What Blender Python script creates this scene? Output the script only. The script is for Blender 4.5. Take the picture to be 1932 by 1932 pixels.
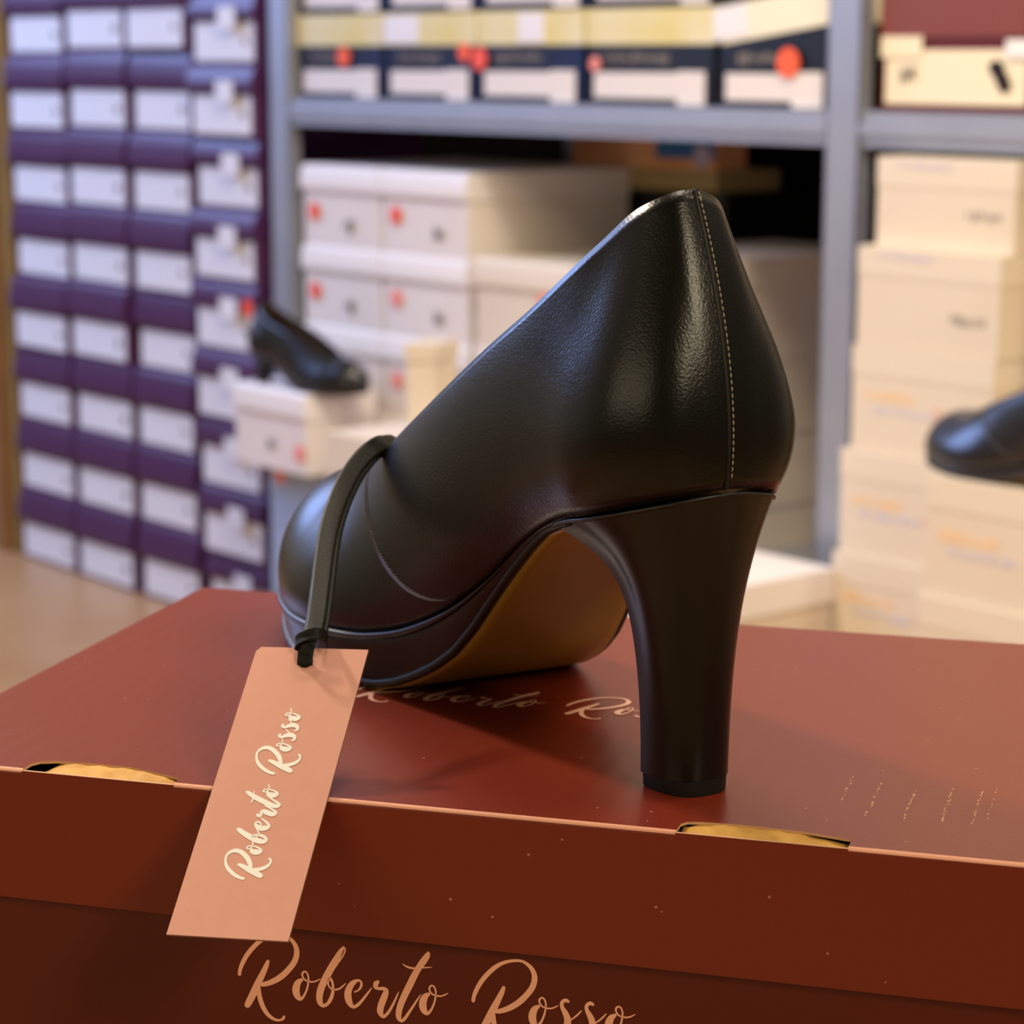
import bpy, bmesh, math, random
import numpy as np
from mathutils import Vector, Matrix

for o in list(bpy.data.objects):
    bpy.data.objects.remove(o)
SC = bpy.context.scene
COL = SC.collection
rnd = random.Random(7)

# ------------------------------------------------------------------ camera
PITCH, ROLL, FPX = 0.1907, 0.002, 4435.0
CAM_H = 0.85
fw = np.array([0, math.cos(PITCH), -math.sin(PITCH)])
ri = np.array([1.0, 0, 0])
dn = np.cross(fw, ri)
cr = ri * math.cos(ROLL) - dn * math.sin(ROLL)
cd = dn * math.cos(ROLL) + ri * math.sin(ROLL)
cam_data = bpy.data.cameras.new('camera')
cam = bpy.data.objects.new('camera', cam_data)
COL.objects.link(cam)
M = Matrix.Identity(4)
for k in range(3):
    M[k][0], M[k][1], M[k][2] = cr[k], -cd[k], -fw[k]
M[2][3] = CAM_H
cam.matrix_world = M
cam_data.sensor_width = 36.0
cam_data.lens = 36.0 * FPX / 1932.0
cam_data.clip_start = 0.02
cam_data.dof.use_dof = True
cam_data.dof.focus_distance = 0.612
cam_data.dof.aperture_fstop = 18.5
SC.camera = cam

# ------------------------------------------------------------------ world, lights, exposure
SC.view_settings.view_transform = 'Standard'
SC.view_settings.look = 'None'
SC.view_settings.gamma = 1.0
SC.view_settings.use_curve_mapping = False
SC.view_settings.exposure = 0.0
world = bpy.data.worlds.new('world')
SC.world = world
world.use_nodes = True
bgn = world.node_tree.nodes['Background']
bgn.inputs['Color'].default_value = (1.0, 0.84, 0.62, 1)
bgn.inputs['Strength'].default_value = 0.34

# the shop is brighter towards the lit shelves than behind the camera
wt = world.node_tree
_tc = wt.nodes.new('ShaderNodeTexCoord')
_sp = wt.nodes.new('ShaderNodeSeparateXYZ')
wt.links.new(_tc.outputs['Generated'], _sp.inputs[0])
_mr = wt.nodes.new('ShaderNodeMapRange')
_mr.interpolation_type = 'SMOOTHSTEP'
_mr.inputs['From Min'].default_value = -0.7
_mr.inputs['From Max'].default_value = 0.5
_mr.inputs['To Min'].default_value = 0.10
_mr.inputs['To Max'].default_value = 0.36
wt.links.new(_sp.outputs['Y'], _mr.inputs['Value'])
wt.links.new(_mr.outputs['Result'], bgn.inputs['Strength'])


def area(name, loc, target, size, color, power, size_y=None):
    d = bpy.data.lights.new(name, 'AREA')
    d.shape = 'RECTANGLE' if size_y else 'SQUARE'
    d.size = size
    if size_y:
        d.size_y = size_y
    d.color = color
    d.energy = power
    o = bpy.data.objects.new(name, d)
    COL.objects.link(o)
    o.location = loc
    o.rotation_euler = (Vector(target) - Vector(loc)).to_track_quat('-Z', 'Y').to_euler()
    return o


# daylight from a shop window on the left, warm halogen lamps under the ceiling, two added fills
area('window_daylight', (-2.4, 3.8, 1.95), (0.0, 3.1, 0.9), 2.0, (0.32, 0.48, 1.0), 80, 1.25)
area('halogen_lamp_left', (-0.95, 1.72, 1.78), (0, 0.65, 0.66), 0.12, (1.0, 0.84, 0.64), 25)
area('halogen_lamp_shelf', (0.05, 1.5, 2.4), (0.3, 2.9, 0.5), 0.5, (1.0, 0.86, 0.68), 33)
area('halogen_lamp_behind', (1.45, -1.25, 2.25), (0.05, 0.65, 0.75), 0.32, (1.0, 0.84, 0.56), 36, 1.0)
area('sheen_fill_behind', (-2.3, -1.3, 1.75), (0.05, 0.65, 0.75), 2.8, (1.0, 0.84, 0.56), 20, 1.0)  # unseen area light added for the warm sheen on the shoe
area('halogen_lamp_right', (1.05, 0.95, 2.2), (0.5, 1.6, 0.5), 0.5, (1.0, 0.84, 0.64), 12)
area('wall_fill_light', (0.3, 2.6, 2.5), (0.4, 4.6, 1.7), 0.5, (1.0, 0.84, 0.66), 20)  # added to brighten the back wall that the lid mirrors


# ------------------------------------------------------------------ materials
def mat(name, color, rough=0.5, spec=0.5, metal=0.0, bump=None, vary=None, coat=0.0, **kw):
    m = bpy.data.materials.new(name)
    m.use_nodes = True
    nt = m.node_tree
    b = nt.nodes['Principled BSDF']
    b.inputs['Base Color'].default_value = (*color, 1)
    b.inputs['Roughness'].default_value = rough
    b.inputs['Specular IOR Level'].default_value = spec
    b.inputs['Metallic'].default_value = metal
    b.inputs['Coat Weight'].default_value = coat
    tc = nt.nodes.new('ShaderNodeTexCoord')
    if vary:                                   # (scale, other colour, amount)
        n = nt.nodes.new('ShaderNodeTexNoise')
        n.inputs['Scale'].default_value = vary[0]
        n.inputs['Detail'].default_value = 4
        nt.links.new(tc.outputs['Object'], n.inputs['Vector'])
        r = nt.nodes.new('ShaderNodeValToRGB')
        r.color_ramp.elements[0].position = 0.35
        r.color_ramp.elements[1].position = 0.7
        r.color_ramp.elements[0].color = (*color, 1)
        c2 = [color[k] * (1 - vary[2]) + vary[1][k] * vary[2] for k in range(3)]
        r.color_ramp.elements[1].color = (*c2, 1)
        nt.links.new(n.outputs['Fac'], r.inputs['Fac'])
        nt.links.new(r.outputs['Color'], b.inputs['Base Color'])
    if bump:                                   # (scale, distance)
        n = nt.nodes.new('ShaderNodeTexNoise')
        n.inputs['Scale'].default_value = bump[0]
        n.inputs['Detail'].default_value = 3
        nt.links.new(tc.outputs['Object'], n.inputs['Vector'])
        bp = nt.nodes.new('ShaderNodeBump')
        bp.inputs['Strength'].default_value = 1.0
        bp.inputs['Distance'].default_value = bump[1]
        nt.links.new(n.outputs['Fac'], bp.inputs['Height'])
        nt.links.new(bp.outputs['Normal'], b.inputs['Normal'])
    return m


def srgb(r, g, b):
    f = lambda v: (v / 255 / 12.92) if v / 255 <= 0.04045 else ((v / 255 + 0.055) / 1.055) ** 2.4
    return (f(r), f(g), f(b))


MT = {}
MT['leather'] = mat('black_leather', (0.004, 0.0033, 0.0022), 0.26, 0.32, bump=(1400, 0.00009))
MT['leather_smooth'] = mat('black_leather_smooth', (0.006, 0.005, 0.004), 0.40, 0.5, bump=(1500, 0.00004))
MT['heel_leather'] = mat('heel_leather', (0.005, 0.0035, 0.0022), 0.30, 0.35)
MT['rubber'] = mat('heel_rubber', (0.006, 0.005, 0.0045), 0.6, 0.3)
MT['sole'] = mat('beige_outsole', srgb(152, 122, 38), 0.42, 0.45, vary=(35, srgb(136, 108, 30), 0.6))
MT['sole_edge'] = mat('sole_edge', (0.005, 0.004, 0.003), 0.5, 0.4)
MT['lining'] = mat('shoe_lining', srgb(70, 55, 42), 0.7, 0.3)
MT['thread'] = mat('stitch_thread', srgb(150, 142, 122), 0.5, 0.4)
MT['thread_dark'] = mat('stitch_thread_dark', srgb(70, 58, 44), 0.5, 0.4)
MT['tag'] = mat('rose_card', srgb(220, 158, 140), 0.38, 0.5, metal=0.10, vary=(260, srgb(226, 166, 148), 0.4))
MT['foil'] = mat('foil_print', srgb(255, 252, 246), 0.3, 0.8, metal=0.0)  # the foil's bright reflection painted as plain white
MT['foil_rose'] = mat('rose_foil_print', srgb(255, 184, 150), 0.32, 0.9, metal=0.0)
MT['foil_mirror'] = mat('rose_foil_mirror', srgb(255, 196, 170), 0.3, 1.0, metal=0.1)
MT['card_edge'] = mat('card_edge', srgb(150, 110, 95), 0.6, 0.3)
MT['kraft'] = mat('kraft_card', srgb(214, 164, 84), 0.7, 0.3, vary=(160, srgb(182, 130, 58), 0.8))
MT['cut_edge'] = mat('cut_card_edge', srgb(206, 160, 120), 0.7, 0.3)
MT['kraft_dark'] = mat('box_inside', srgb(120, 84, 40), 0.8, 0.2)


def lid_material(name='maroon_lid_card'):
    m = mat(name, srgb(118, 36, 14), 0.33, 0.6)
    nt = m.node_tree
    b = nt.nodes['Principled BSDF']
    tc = next(n for n in nt.nodes if n.type == 'TEX_COORD')
    sep = nt.nodes.new('ShaderNodeSeparateXYZ')
    nt.links.new(tc.outputs['Object'], sep.inputs[0])
    # dust specks
    v = nt.nodes.new('ShaderNodeTexVoronoi')
    v.inputs['Scale'].default_value = 190
    nt.links.new(tc.outputs['Object'], v.inputs['Vector'])
    lt = nt.nodes.new('ShaderNodeMath'); lt.operation = 'LESS_THAN'; lt.inputs[1].default_value = 0.075
    nt.links.new(v.outputs['Distance'], lt.inputs[0])
    n = nt.nodes.new('ShaderNodeTexNoise'); n.inputs['Scale'].default_value = 60
    nt.links.new(tc.outputs['Object'], n.inputs['Vector'])
    gt = nt.nodes.new('ShaderNodeMath'); gt.operation = 'GREATER_THAN'; gt.inputs[1].default_value = 0.56
    nt.links.new(n.outputs['Fac'], gt.inputs[0])
    mul = nt.nodes.new('ShaderNodeMath'); mul.operation = 'MULTIPLY'
    nt.links.new(lt.outputs[0], mul.inputs[0]); nt.links.new(gt.outputs[0], mul.inputs[1])
    sc = nt.nodes.new('ShaderNodeMath'); sc.operation = 'MULTIPLY'; sc.inputs[1].default_value = 0.42
    nt.links.new(mul.outputs[0], sc.inputs[0])
    mx = nt.nodes.new('ShaderNodeMix'); mx.data_type = 'RGBA'
    mx.inputs[6].default_value = (*srgb(118, 36, 14), 1)
    mx.inputs[7].default_value = (*srgb(220, 170, 150), 1)
    nt.links.new(sc.outputs[0], mx.inputs[0])
    nt.links.new(mx.outputs[2], b.inputs['Base Color'])
    # faint corrugation flutes and paper tooth
    w = nt.nodes.new('ShaderNodeTexWave')
    w.inputs['Scale'].default_value = 42
    w.inputs['Distortion'].default_value = 1.2
    nt.links.new(tc.outputs['Object'], w.inputs['Vector'])
    n2 = nt.nodes.new('ShaderNodeTexNoise'); n2.inputs['Scale'].default_value = 500
    nt.links.new(tc.outputs['Object'], n2.inputs['Vector'])
    ad = nt.nodes.new('ShaderNodeMath'); ad.operation = 'ADD'
    nt.links.new(w.outputs['Fac'], ad.inputs[0]); nt.links.new(n2.outputs['Fac'], ad.inputs[1])
    bp = nt.nodes.new('ShaderNodeBump'); bp.inputs['Distance'].default_value = 0.00003
    nt.links.new(ad.outputs[0], bp.inputs['Height'])
    nt.links.new(bp.outputs['Normal'], b.inputs['Normal'])
    return m


MT['lid'] = lid_material()
MT['box_body'] = mat('maroon_box_card', srgb(92, 27, 10), 0.42, 0.45)
MT['worn_lit_edge'] = mat('worn_lit_fold', srgb(230, 164, 136), 0.6, 0.3)  # pale for the fold's wear and its painted highlight


# ------------------------------------------------------------------ builders
def tag(o, label=None, cat=None, group=None, kind=None):
    if label: o['label'] = label
    if cat: o['category'] = cat
    if group: o['group'] = group
    if kind: o['kind'] = kind
    return o


def empty(name, loc, rotz=0.0):
    o = bpy.data.objects.new(name, None)
    o.empty_display_size = 0.02
    COL.objects.link(o)
    o.location = loc
    o.rotation_euler = (0, 0, rotz)
    return o


def link_mesh(name, verts, faces, material, parent=None, smooth=False, mats=None, fmat=None):
    me = bpy.data.meshes.new(name)
    me.from_pydata([tuple(map(float, v)) for v in verts], [], [tuple(int(i) for i in f) for f in faces])
    me.update()
    for mm in (mats or [material]):
        me.materials.append(mm)
    if fmat is not None:
        for p, k in zip(me.polygons, fmat):
            p.material_index = k
    if smooth:
        for p in me.polygons:
            p.use_smooth = True
    o = bpy.data.objects.new(name, me)
    COL.objects.link(o)
    if parent is not None:
        o.parent = parent
    return o


def fix_normals(o):
    bm = bmesh.new(); bm.from_mesh(o.data)
    bmesh.ops.recalc_face_normals(bm, faces=bm.faces)
    bm.to_mesh(o.data); bm.free()
    return o


class MB:
    """collects simple shapes, then links them as ONE mesh object"""
    def __init__(self):
        self.v, self.f, self.m = [], [], []

    def add(self, vs, fs, k=0):
        n = len(self.v)
        self.v += [tuple(p) for p in vs]
        self.f += [tuple(n + i for i in f) for f in fs]
        self.m += [k] * len(fs)

    def box(self, x0, x1, y0, y1, z0, z1, k=0):
        vs = [(x, y, z) for z in (z0, z1) for y in (y0, y1) for x in (x0, x1)]
        self.add(vs, [(0, 2, 3, 1), (4, 5, 7, 6), (0, 1, 5, 4), (2, 6, 7, 3), (0, 4, 6, 2), (1, 3, 7, 5)], k)

    def build(self, name, material, parent=None, bevel=0.0, seg=2, smooth=False, mats=None):
        o = link_mesh(name, self.v, self.f, material, parent, smooth, mats, self.m if mats else None)
        if bevel:
            b = o.modifiers.new('bevel', 'BEVEL'); b.width = bevel; b.segments = seg
            b.limit_method = 'ANGLE'; b.angle_limit = math.radians(40)
        return o


def catmull(pts, n):
    """dense Catmull-Rom through rows of pts (any dimension), n steps per span"""
    P = np.asarray(pts, float)
    Q = np.vstack([2 * P[0] - P[1], P, 2 * P[-1] - P[-2]])
    out = []
    for i in range(1, len(Q) - 2):
        for t in np.linspace(0, 1, n, endpoint=False):
            a, b, c, d = Q[i - 1], Q[i], Q[i + 1], Q[i + 2]
            out.append(0.5 * (2 * b + (c - a) * t + (2 * a - 5 * b + 4 * c - d) * t * t + (3 * b - a - 3 * c + d) * t ** 3))
    out.append(P[-1])
    return np.array(out)


def tube(path, r, nseg=8, mb=None, k=0):
    P = np.asarray(path, float)
    mb = mb or MB()
    vs, fs = [], []
    T = np.gradient(P, axis=0)
    up = np.array([0.13, 0.27, 0.95])
    for i, p in enumerate(P):
        t = T[i] / (np.linalg.norm(T[i]) + 1e-12)
        a = np.cross(t, up); a /= np.linalg.norm(a) + 1e-12
        b = np.cross(t, a)
        rr = r[i] if hasattr(r, '__len__') else r
        for s in range(nseg):
            an = 2 * math.pi * s / nseg
            vs.append(p + rr * (math.cos(an) * a + math.sin(an) * b))
    n = len(P)
    for i in range(n - 1):
        for s in range(nseg):
            s2 = (s + 1) % nseg
            fs.append((i * nseg + s, i * nseg + s2, (i + 1) * nseg + s2, (i + 1) * nseg + s))
    fs.append(tuple(range(nseg - 1, -1, -1)))
    fs.append(tuple((n - 1) * nseg + s for s in range(nseg)))
    mb.add(vs, fs, k)
    return mb


# brush script, traced as centre lines with widths in centimetres: (along, up, width)
SCRIPT = [[[-5.461,0.56,0.1],[-5.438,0.69,0.106],[-5.365,0.882,0.12],[-5.24,1.114,0.126],[-5.075,1.333,0.126],[-4.878,1.539,0.119],[-4.682,1.678,0.099],[-4.486,1.76,0.085],[-4.29,1.802,0.079],[-4.127,1.801,0.079],[-4.023,1.753,0.092],[-3.925,1.682,0.111],[-3.84,1.569,0.131],[-3.798,1.432,0.15],[-3.807,1.265,0.157],[-3.878,1.074,0.157],[-4.02,0.875,0.158],[-4.189,0.688,0.164],[-4.385,0.531,0.158],[-4.582,0.418,0.145],[-4.746,0.354,0.126],[-4.828,0.338,0.113]],[[-4.628,1.02,0.091],[-4.676,0.891,0.133],[-4.777,0.667,0.162],[-4.901,0.412,0.19],[-5.011,0.176,0.205],[-5.12,-0.051,0.198],[-5.215,-0.238,0.184],[-5.251,-0.298,0.163]],[[-4.912,0.222,0.12],[-4.901,0.068,0.134],[-4.863,-0.117,0.141],[-4.786,-0.315,0.141],[-4.674,-0.481,0.127],[-4.543,-0.582,0.099],[-4.408,-0.625,0.077],[-4.286,-0.61,0.063],[-4.215,-0.556,0.077],[-4.194,-0.509,0.077]],[[-3.669,0.604,0.09],[-3.76,0.528,0.16],[-3.825,0.384,0.202],[-3.831,0.229,0.209],[-3.781,0.105,0.174],[-3.699,0.063,0.098],[-3.597,0.181,0.063],[-3.521,0.361,0.056],[-3.481,0.544,0.049],[-3.475,0.715,0.049],[-3.521,0.826,0.049],[-3.59,0.849,0.049],[-3.646,0.781,0.056],[-3.633,0.69,0.049],[-3.566,0.612,0.049],[-3.463,0.583,0.049],[-3.36,0.582,0.045],[-3.263,0.614,0.042],[-3.176,0.665,0.031],[-3.134,0.693,0.017]],[[-2.469,1.652,0.062],[-2.549,1.534,0.124],[-2.664,1.318,0.172],[-2.786,1.101,0.193],[-2.923,0.847,0.2],[-3.032,0.63,0.194],[-3.121,0.415,0.194],[-3.166,0.205,0.187],[-3.154,0.035,0.167],[-3.066,-0.057,0.104],[-2.945,0.009,0.09],[-2.857,0.139,0.104],[-2.793,0.317,0.097],[-2.778,0.473,0.076],[-2.789,0.625,0.069],[-2.843,0.727,0.083],[-2.901,0.697,0.062],[-2.913,0.576,0.048],[-2.86,0.47,0.048],[-2.751,0.438,0.052],[-2.63,0.463,0.052],[-2.527,0.533,0.045],[-2.423,0.644,0.028]],[[-2.469,1.662,0.055],[-2.418,1.61,0.045],[-2.451,1.478,0.041],[-2.534,1.333,0.041],[-2.638,1.179,0.041],[-2.743,1.021,0.041],[-2.847,0.873,0.041]],[[-2.163,0.44,0.041],[-2.06,0.503,0.048],[-1.984,0.61,0.069],[-1.973,0.713,0.068],[-2.017,0.773,0.062],[-2.098,0.766,0.082],[-2.201,0.693,0.137],[-2.298,0.563,0.172],[-2.355,0.386,0.2],[-2.343,0.207,0.2],[-2.287,0.078,0.158],[-2.202,0.013,0.096],[-2.085,0.081,0.089],[-1.968,0.211,0.075],[-1.847,0.378,0.062],[-1.744,0.523,0.044],[-1.682,0.618,0.017]],[[-1.508,0.801,0.089],[-1.562,0.741,0.143],[-1.57,0.649,0.123],[-1.489,0.614,0.082],[-1.371,0.628,0.102],[-1.28,0.588,0.129],[-1.308,0.459,0.17],[-1.377,0.282,0.184],[-1.436,0.105,0.184],[-1.448,-0.049,0.171],[-1.374,-0.16,0.096],[-1.275,-0.09,0.082],[-1.173,0.055,0.075],[-1.07,0.257,0.061],[-0.984,0.454,0.048],[-0.929,0.585,0.02]],[[-0.104,1.776,0.06],[-0.151,1.687,0.114],[-0.266,1.507,0.148],[-0.384,1.292,0.168],[-0.506,1.06,0.182],[-0.621,0.811,0.189],[-0.741,0.56,0.183],[-0.847,0.311,0.177],[-0.919,0.082,0.17],[-0.934,-0.123,0.15],[-0.864,-0.216,0.095],[-0.769,-0.147,0.088],[-0.65,0.037,0.075],[-0.514,0.256,0.061],[-0.395,0.456,0.044],[-0.314,0.587,0.017]],[[-0.104,1.783,0.054],[-0.071,1.73,0.044],[-0.095,1.627,0.04],[-0.172,1.494,0.04],[-0.28,1.338,0.04],[-0.374,1.226,0.04]],[[-0.809,1.378,0.024],[-0.702,1.32,0.051],[-0.568,1.295,0.061],[-0.407,1.306,0.047],[-0.24,1.342,0.04],[-0.123,1.363,0.034],[-0.006,1.376,0.017]],[[-0.095,0.625,0.09],[-0.186,0.55,0.16],[-0.25,0.405,0.202],[-0.256,0.25,0.209],[-0.206,0.126,0.174],[-0.124,0.084,0.098],[-0.022,0.203,0.063],[0.053,0.383,0.056],[0.094,0.565,0.049],[0.1,0.737,0.049],[0.054,0.847,0.049],[-0.015,0.87,0.049],[-0.071,0.802,0.056],[-0.059,0.711,0.049],[0.009,0.634,0.049],[0.112,0.605,0.049],[0.215,0.603,0.045],[0.312,0.635,0.042],[0.398,0.686,0.031],[0.44,0.715,0.017]],[[1.131,0.588,0.1],[1.154,0.718,0.106],[1.227,0.91,0.12],[1.353,1.142,0.126],[1.517,1.361,0.126],[1.714,1.567,0.119],[1.911,1.706,0.099],[2.107,1.788,0.085],[2.302,1.83,0.079],[2.465,1.828,0.079],[2.569,1.781,0.092],[2.667,1.709,0.111],[2.752,1.597,0.131],[2.795,1.459,0.15],[2.786,1.293,0.157],[2.715,1.102,0.157],[2.572,0.903,0.158],[2.403,0.716,0.164],[2.207,0.559,0.158],[2.011,0.445,0.145],[1.847,0.382,0.126],[1.764,0.366,0.113]],[[1.964,1.048,0.091],[1.917,0.919,0.133],[1.815,0.695,0.162],[1.691,0.44,0.19],[1.582,0.203,0.205],[1.472,-0.023,0.198],[1.377,-0.211,0.184],[1.341,-0.27,0.163]],[[1.681,0.25,0.12],[1.692,0.096,0.134],[1.73,-0.089,0.141],[1.806,-0.287,0.141],[1.918,-0.453,0.127],[2.049,-0.555,0.099],[2.184,-0.597,0.077],[2.307,-0.582,0.063],[2.377,-0.528,0.077],[2.399,-0.481,0.077]],[[2.905,0.643,0.09],[2.814,0.567,0.16],[2.75,0.423,0.202],[2.744,0.268,0.209],[2.793,0.144,0.174],[2.876,0.102,0.098],[2.978,0.221,0.063],[3.053,0.401,0.056],[3.094,0.583,0.049],[3.1,0.754,0.049],[3.053,0.865,0.049],[2.985,0.888,0.049],[2.929,0.82,0.056],[2.941,0.729,0.049],[3.009,0.652,0.049],[3.112,0.623,0.049],[3.215,0.621,0.045],[3.312,0.653,0.042],[3.398,0.704,0.031],[3.44,0.733,0.017]],[[3.701,0.871,0.078],[3.646,0.894,0.104],[3.572,0.866,0.098],[3.527,0.784,0.098],[3.554,0.671,0.117],[3.623,0.553,0.156],[3.685,0.395,0.182],[3.68,0.245,0.182],[3.609,0.097,0.143],[3.497,0.013,0.104],[3.39,0.02,0.085],[3.344,0.087,0.092]],[[3.753,0.357,0.036],[3.866,0.45,0.045],[3.987,0.574,0.045],[4.054,0.659,0.029]],[[4.361,0.867,0.078],[4.306,0.891,0.104],[4.232,0.862,0.098],[4.187,0.78,0.098],[4.214,0.667,0.117],[4.283,0.55,0.156],[4.345,0.391,0.182],[4.34,0.241,0.182],[4.269,0.093,0.143],[4.156,0.009,0.104],[4.049,0.016,0.085],[4.004,0.084,0.092]],[[4.413,0.353,0.036],[4.526,0.447,0.045],[4.647,0.571,0.045],[4.714,0.655,0.029]],[[4.949,0.646,0.09],[4.858,0.57,0.16],[4.793,0.426,0.202],[4.787,0.271,0.209],[4.837,0.147,0.174],[4.919,0.105,0.098],[5.021,0.223,0.063],[5.097,0.403,0.056],[5.137,0.586,0.049],[5.144,0.757,0.049],[5.097,0.868,0.049],[5.029,0.891,0.049],[4.972,0.823,0.056],[4.985,0.732,0.049],[5.052,0.654,0.049],[5.155,0.625,0.049],[5.259,0.624,0.045],[5.355,0.656,0.042],[5.442,0.707,0.031],[5.484,0.735,0.017]]]


def lettering(name, origin, ex, ey, en, scale, material, parent, lift=0.00012, fat=1.0):
    """brush lettering lying on a plane: ex along the writing, ey up, en off the surface"""
    origin, ex, ey, en = (np.asarray(v, float) for v in (origin, ex, ey, en))
    mb = MB()
    for si, st in enumerate(SCRIPT):
        C = catmull(st, 5)
        c = C[:, :2] * 0.01 * scale
        w = np.maximum(C[:, 2], 0.012) * 0.005 * scale * fat
        t = np.gradient(c, axis=0)
        t /= np.linalg.norm(t, axis=1)[:, None] + 1e-12
        nrm = np.stack([-t[:, 1], t[:, 0]], 1)
        h = lift + si * 2.0e-6
        P = lambda q: origin + ex * q[0] + ey * q[1] + en * h
        vs, fs = [], []
        for i in range(len(c)):
            vs += [P(c[i] + nrm[i] * w[i]), P(c[i] - nrm[i] * w[i])]
        for i in range(len(c) - 1):
            fs.append((2 * i, 2 * i + 1, 2 * i + 3, 2 * i + 2))
        for e, sg in ((0, -1), (len(c) - 1, 1)):
            base = len(vs)
            a0 = math.atan2(nrm[e][1], nrm[e][0])
            fan = []
            for k in range(9):
                an = a0 - sg * math.pi * k / 8
                vs.append(P(c[e] + w[e] * np.array([math.cos(an), math.sin(an)])))
                fan.append(base + k)
            fs.append(tuple(fan))
        mb.add(vs, fs)
    return mb.build(name, material, parent)


# ------------------------------------------------------------------ the shoes
# one row per station from the back seam round to the toe:
# feather edge (x, y left, y right, z), top edge (x, y, z), wall shape (out and rise at the foot, out and drop at the top)
STATIONS = [
    (-1.93, 0.00, 0.00, 8.34, -0.16, 0.00, 15.75, 0.36, 2.30, 1.30, 2.45),
    (-1.85, 0.75, 0.75, 8.28, -0.10, 0.62, 15.68, 0.46, 2.30, 1.25, 2.45),
    (-1.45, 1.60, 1.60, 8.10, 0.20, 1.06, 15.46, 1.10, 2.40, 1.00, 2.60),
    (-0.55, 2.30, 2.30, 7.80, 0.72, 1.38, 15.12, 1.38, 2.40, 0.82, 2.80),
    (0.75, 2.68, 2.68, 7.42, 1.38, 1.72, 14.50, 1.22, 2.30, 0.55, 2.60),
    (2.30, 2.66, 2.62, 7.02, 2.35, 2.05, 13.72, 1.00, 2.10, 0.52, 2.20),
    (4.20, 2.60, 2.30, 6.15, 4.05, 2.40, 12.48, 0.86, 2.00, 0.52, 1.90),
    (6.20, 2.66, 2.45, 4.75, 6.30, 2.58, 11.18, 0.78, 2.00, 0.56, 1.75),
    (8.30, 2.88, 2.95, 3.40, 8.60, 2.64, 9.86, 0.70, 1.90, 0.60, 1.55),
    (10.50, 3.20, 3.50, 2.40, 11.00, 2.56, 8.55, 0.56, 1.80, 0.62, 1.30),
    (12.50, 3.60, 3.90, 1.85, 13.20, 2.34, 7.45, 0.44, 1.70, 0.68, 1.10),
    (14.30, 3.95, 4.00, 1.62, 15.30, 2.00, 6.45, 0.38, 1.60, 0.85, 0.85),
    (15.80, 4.12, 3.95, 1.55, 16.60, 1.50, 6.02, 0.34, 1.60, 1.20, 0.50),
    (17.30, 4.02, 3.80, 1.50, 17.40, 0.70, 5.82, 0.32, 1.60, 1.75, 0.15),
    (18.60, 3.75, 3.50, 1.50, 17.75, 0.00, 5.85, 0.30, 1.80, 2.20, 0.00),
    (20.00, 3.32, 3.05, 1.52, 19.05, 0.00, 5.82, 0.32, 1.80, 2.15, 0.00),
    (21.25, 2.78, 2.50, 1.56, 20.40, 0.00, 5.60, 0.34, 1.75, 1.85, 0.00),
    (22.35, 2.02, 1.80, 1.60, 21.60, 0.00, 5.10, 0.34, 1.50, 1.30, 0.00),
    (23.10, 1.05, 0.95, 1.64, 22.55, 0.00, 4.35, 0.32, 1.20, 0.70, 0.00),
    (23.35, 0.00, 0.00, 1.66, 23.05, 0.00, 3.70, 0.30, 0.90, 0.35, 0.00),
]
# underside of the sole: x, z at the middle, inset from the feather edge
SOLE_Z = [(-3, 8.2), (1.2, 7.1), (2.2, 6.8), (3.2, 6.45), (4.1, 5.85), (5.3, 4.85), (6.3, 3.9), (7.3, 2.85), (8.3, 1.95), (9.3, 1.3), (10.3, 0.8),
          (11.3, 0.38), (12.3, 0.10), (13.2, 0.0), (17, 0.0), (19, 0.10), (20.5, 0.30), (22, 0.62), (23.4, 0.95)]


class Last:
    """the surface of one pump; zmap reshapes the heights for another heel"""
    def __init__(self, n=6, zmap=None):
        D = catmull(STATIONS, n)
        self.n = n
        if zmap is not None:
            D = zmap(D)
        self.D = D

    def side(self, s):
        """grid of wall points for the left (s=1) or right (s=-1) half: rows from foot to top"""
        D = self.D
        y = D[:, 1] if s > 0 else D[:, 2]
        B = np.stack([D[:, 0], s * y, D[:, 3]], 1)
        T = np.stack([D[:, 4], s * D[:, 5], D[:, 6]], 1)
        if s < 0:                              # the inner side is cut a little lower behind
            T[:, 2] -= np.interp(np.arange(len(D)) / self.n, [0, 1, 2, 3, 5, 8], [0, 0.22, 0.5, 0.55, 0.3, 0])
        tg = np.gradient(B[:, :2], axis=0)
        tg[0] = (0, s); tg[-1] = (0, -s)
        tg /= np.linalg.norm(tg, axis=1)[:, None]
        nb = np.stack([-tg[:, 1], tg[:, 0], 0 * y], 1) * s
        dT = np.gradient(T, axis=0)
        slope = np.clip(dT[:, 2] / np.where(np.abs(dT[:, 0]) < 1e-4, 1e-4, dT[:, 0]), -2.5, 0)
        idx = np.arange(len(D)) / self.n
        ridge = np.clip((idx - 13.5) / 1.0, 0, 1)
        up = np.array([0, 0, 1.0])
        P1 = B + nb * D[:, 7:8] + up * D[:, 8:9]
        P2 = T + nb * D[:, 9:10] - up * D[:, 10:11]
        P2[:, 2] += ridge * nb[:, 0] * D[:, 9] * slope
        self.B, self.T, self.nb = B, T, nb
        return B, P1, P2, T

    def wall(self, s, u, v):
        """point at station index u (float array index) and height v (0..1); arrays"""
        B, P1, P2, T = self.side(s)
        i = np.clip(np.floor(u).astype(int), 0, len(B) - 2)
        f = (u - i)[:, None]
        g = lambda A: A[i] * (1 - f) + A[i + 1] * f
        v = v[:, None]
        return g(B) * (1 - v) ** 3 + 3 * g(P1) * v * (1 - v) ** 2 + 3 * g(P2) * v * v * (1 - v) + g(T) * v ** 3


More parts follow.
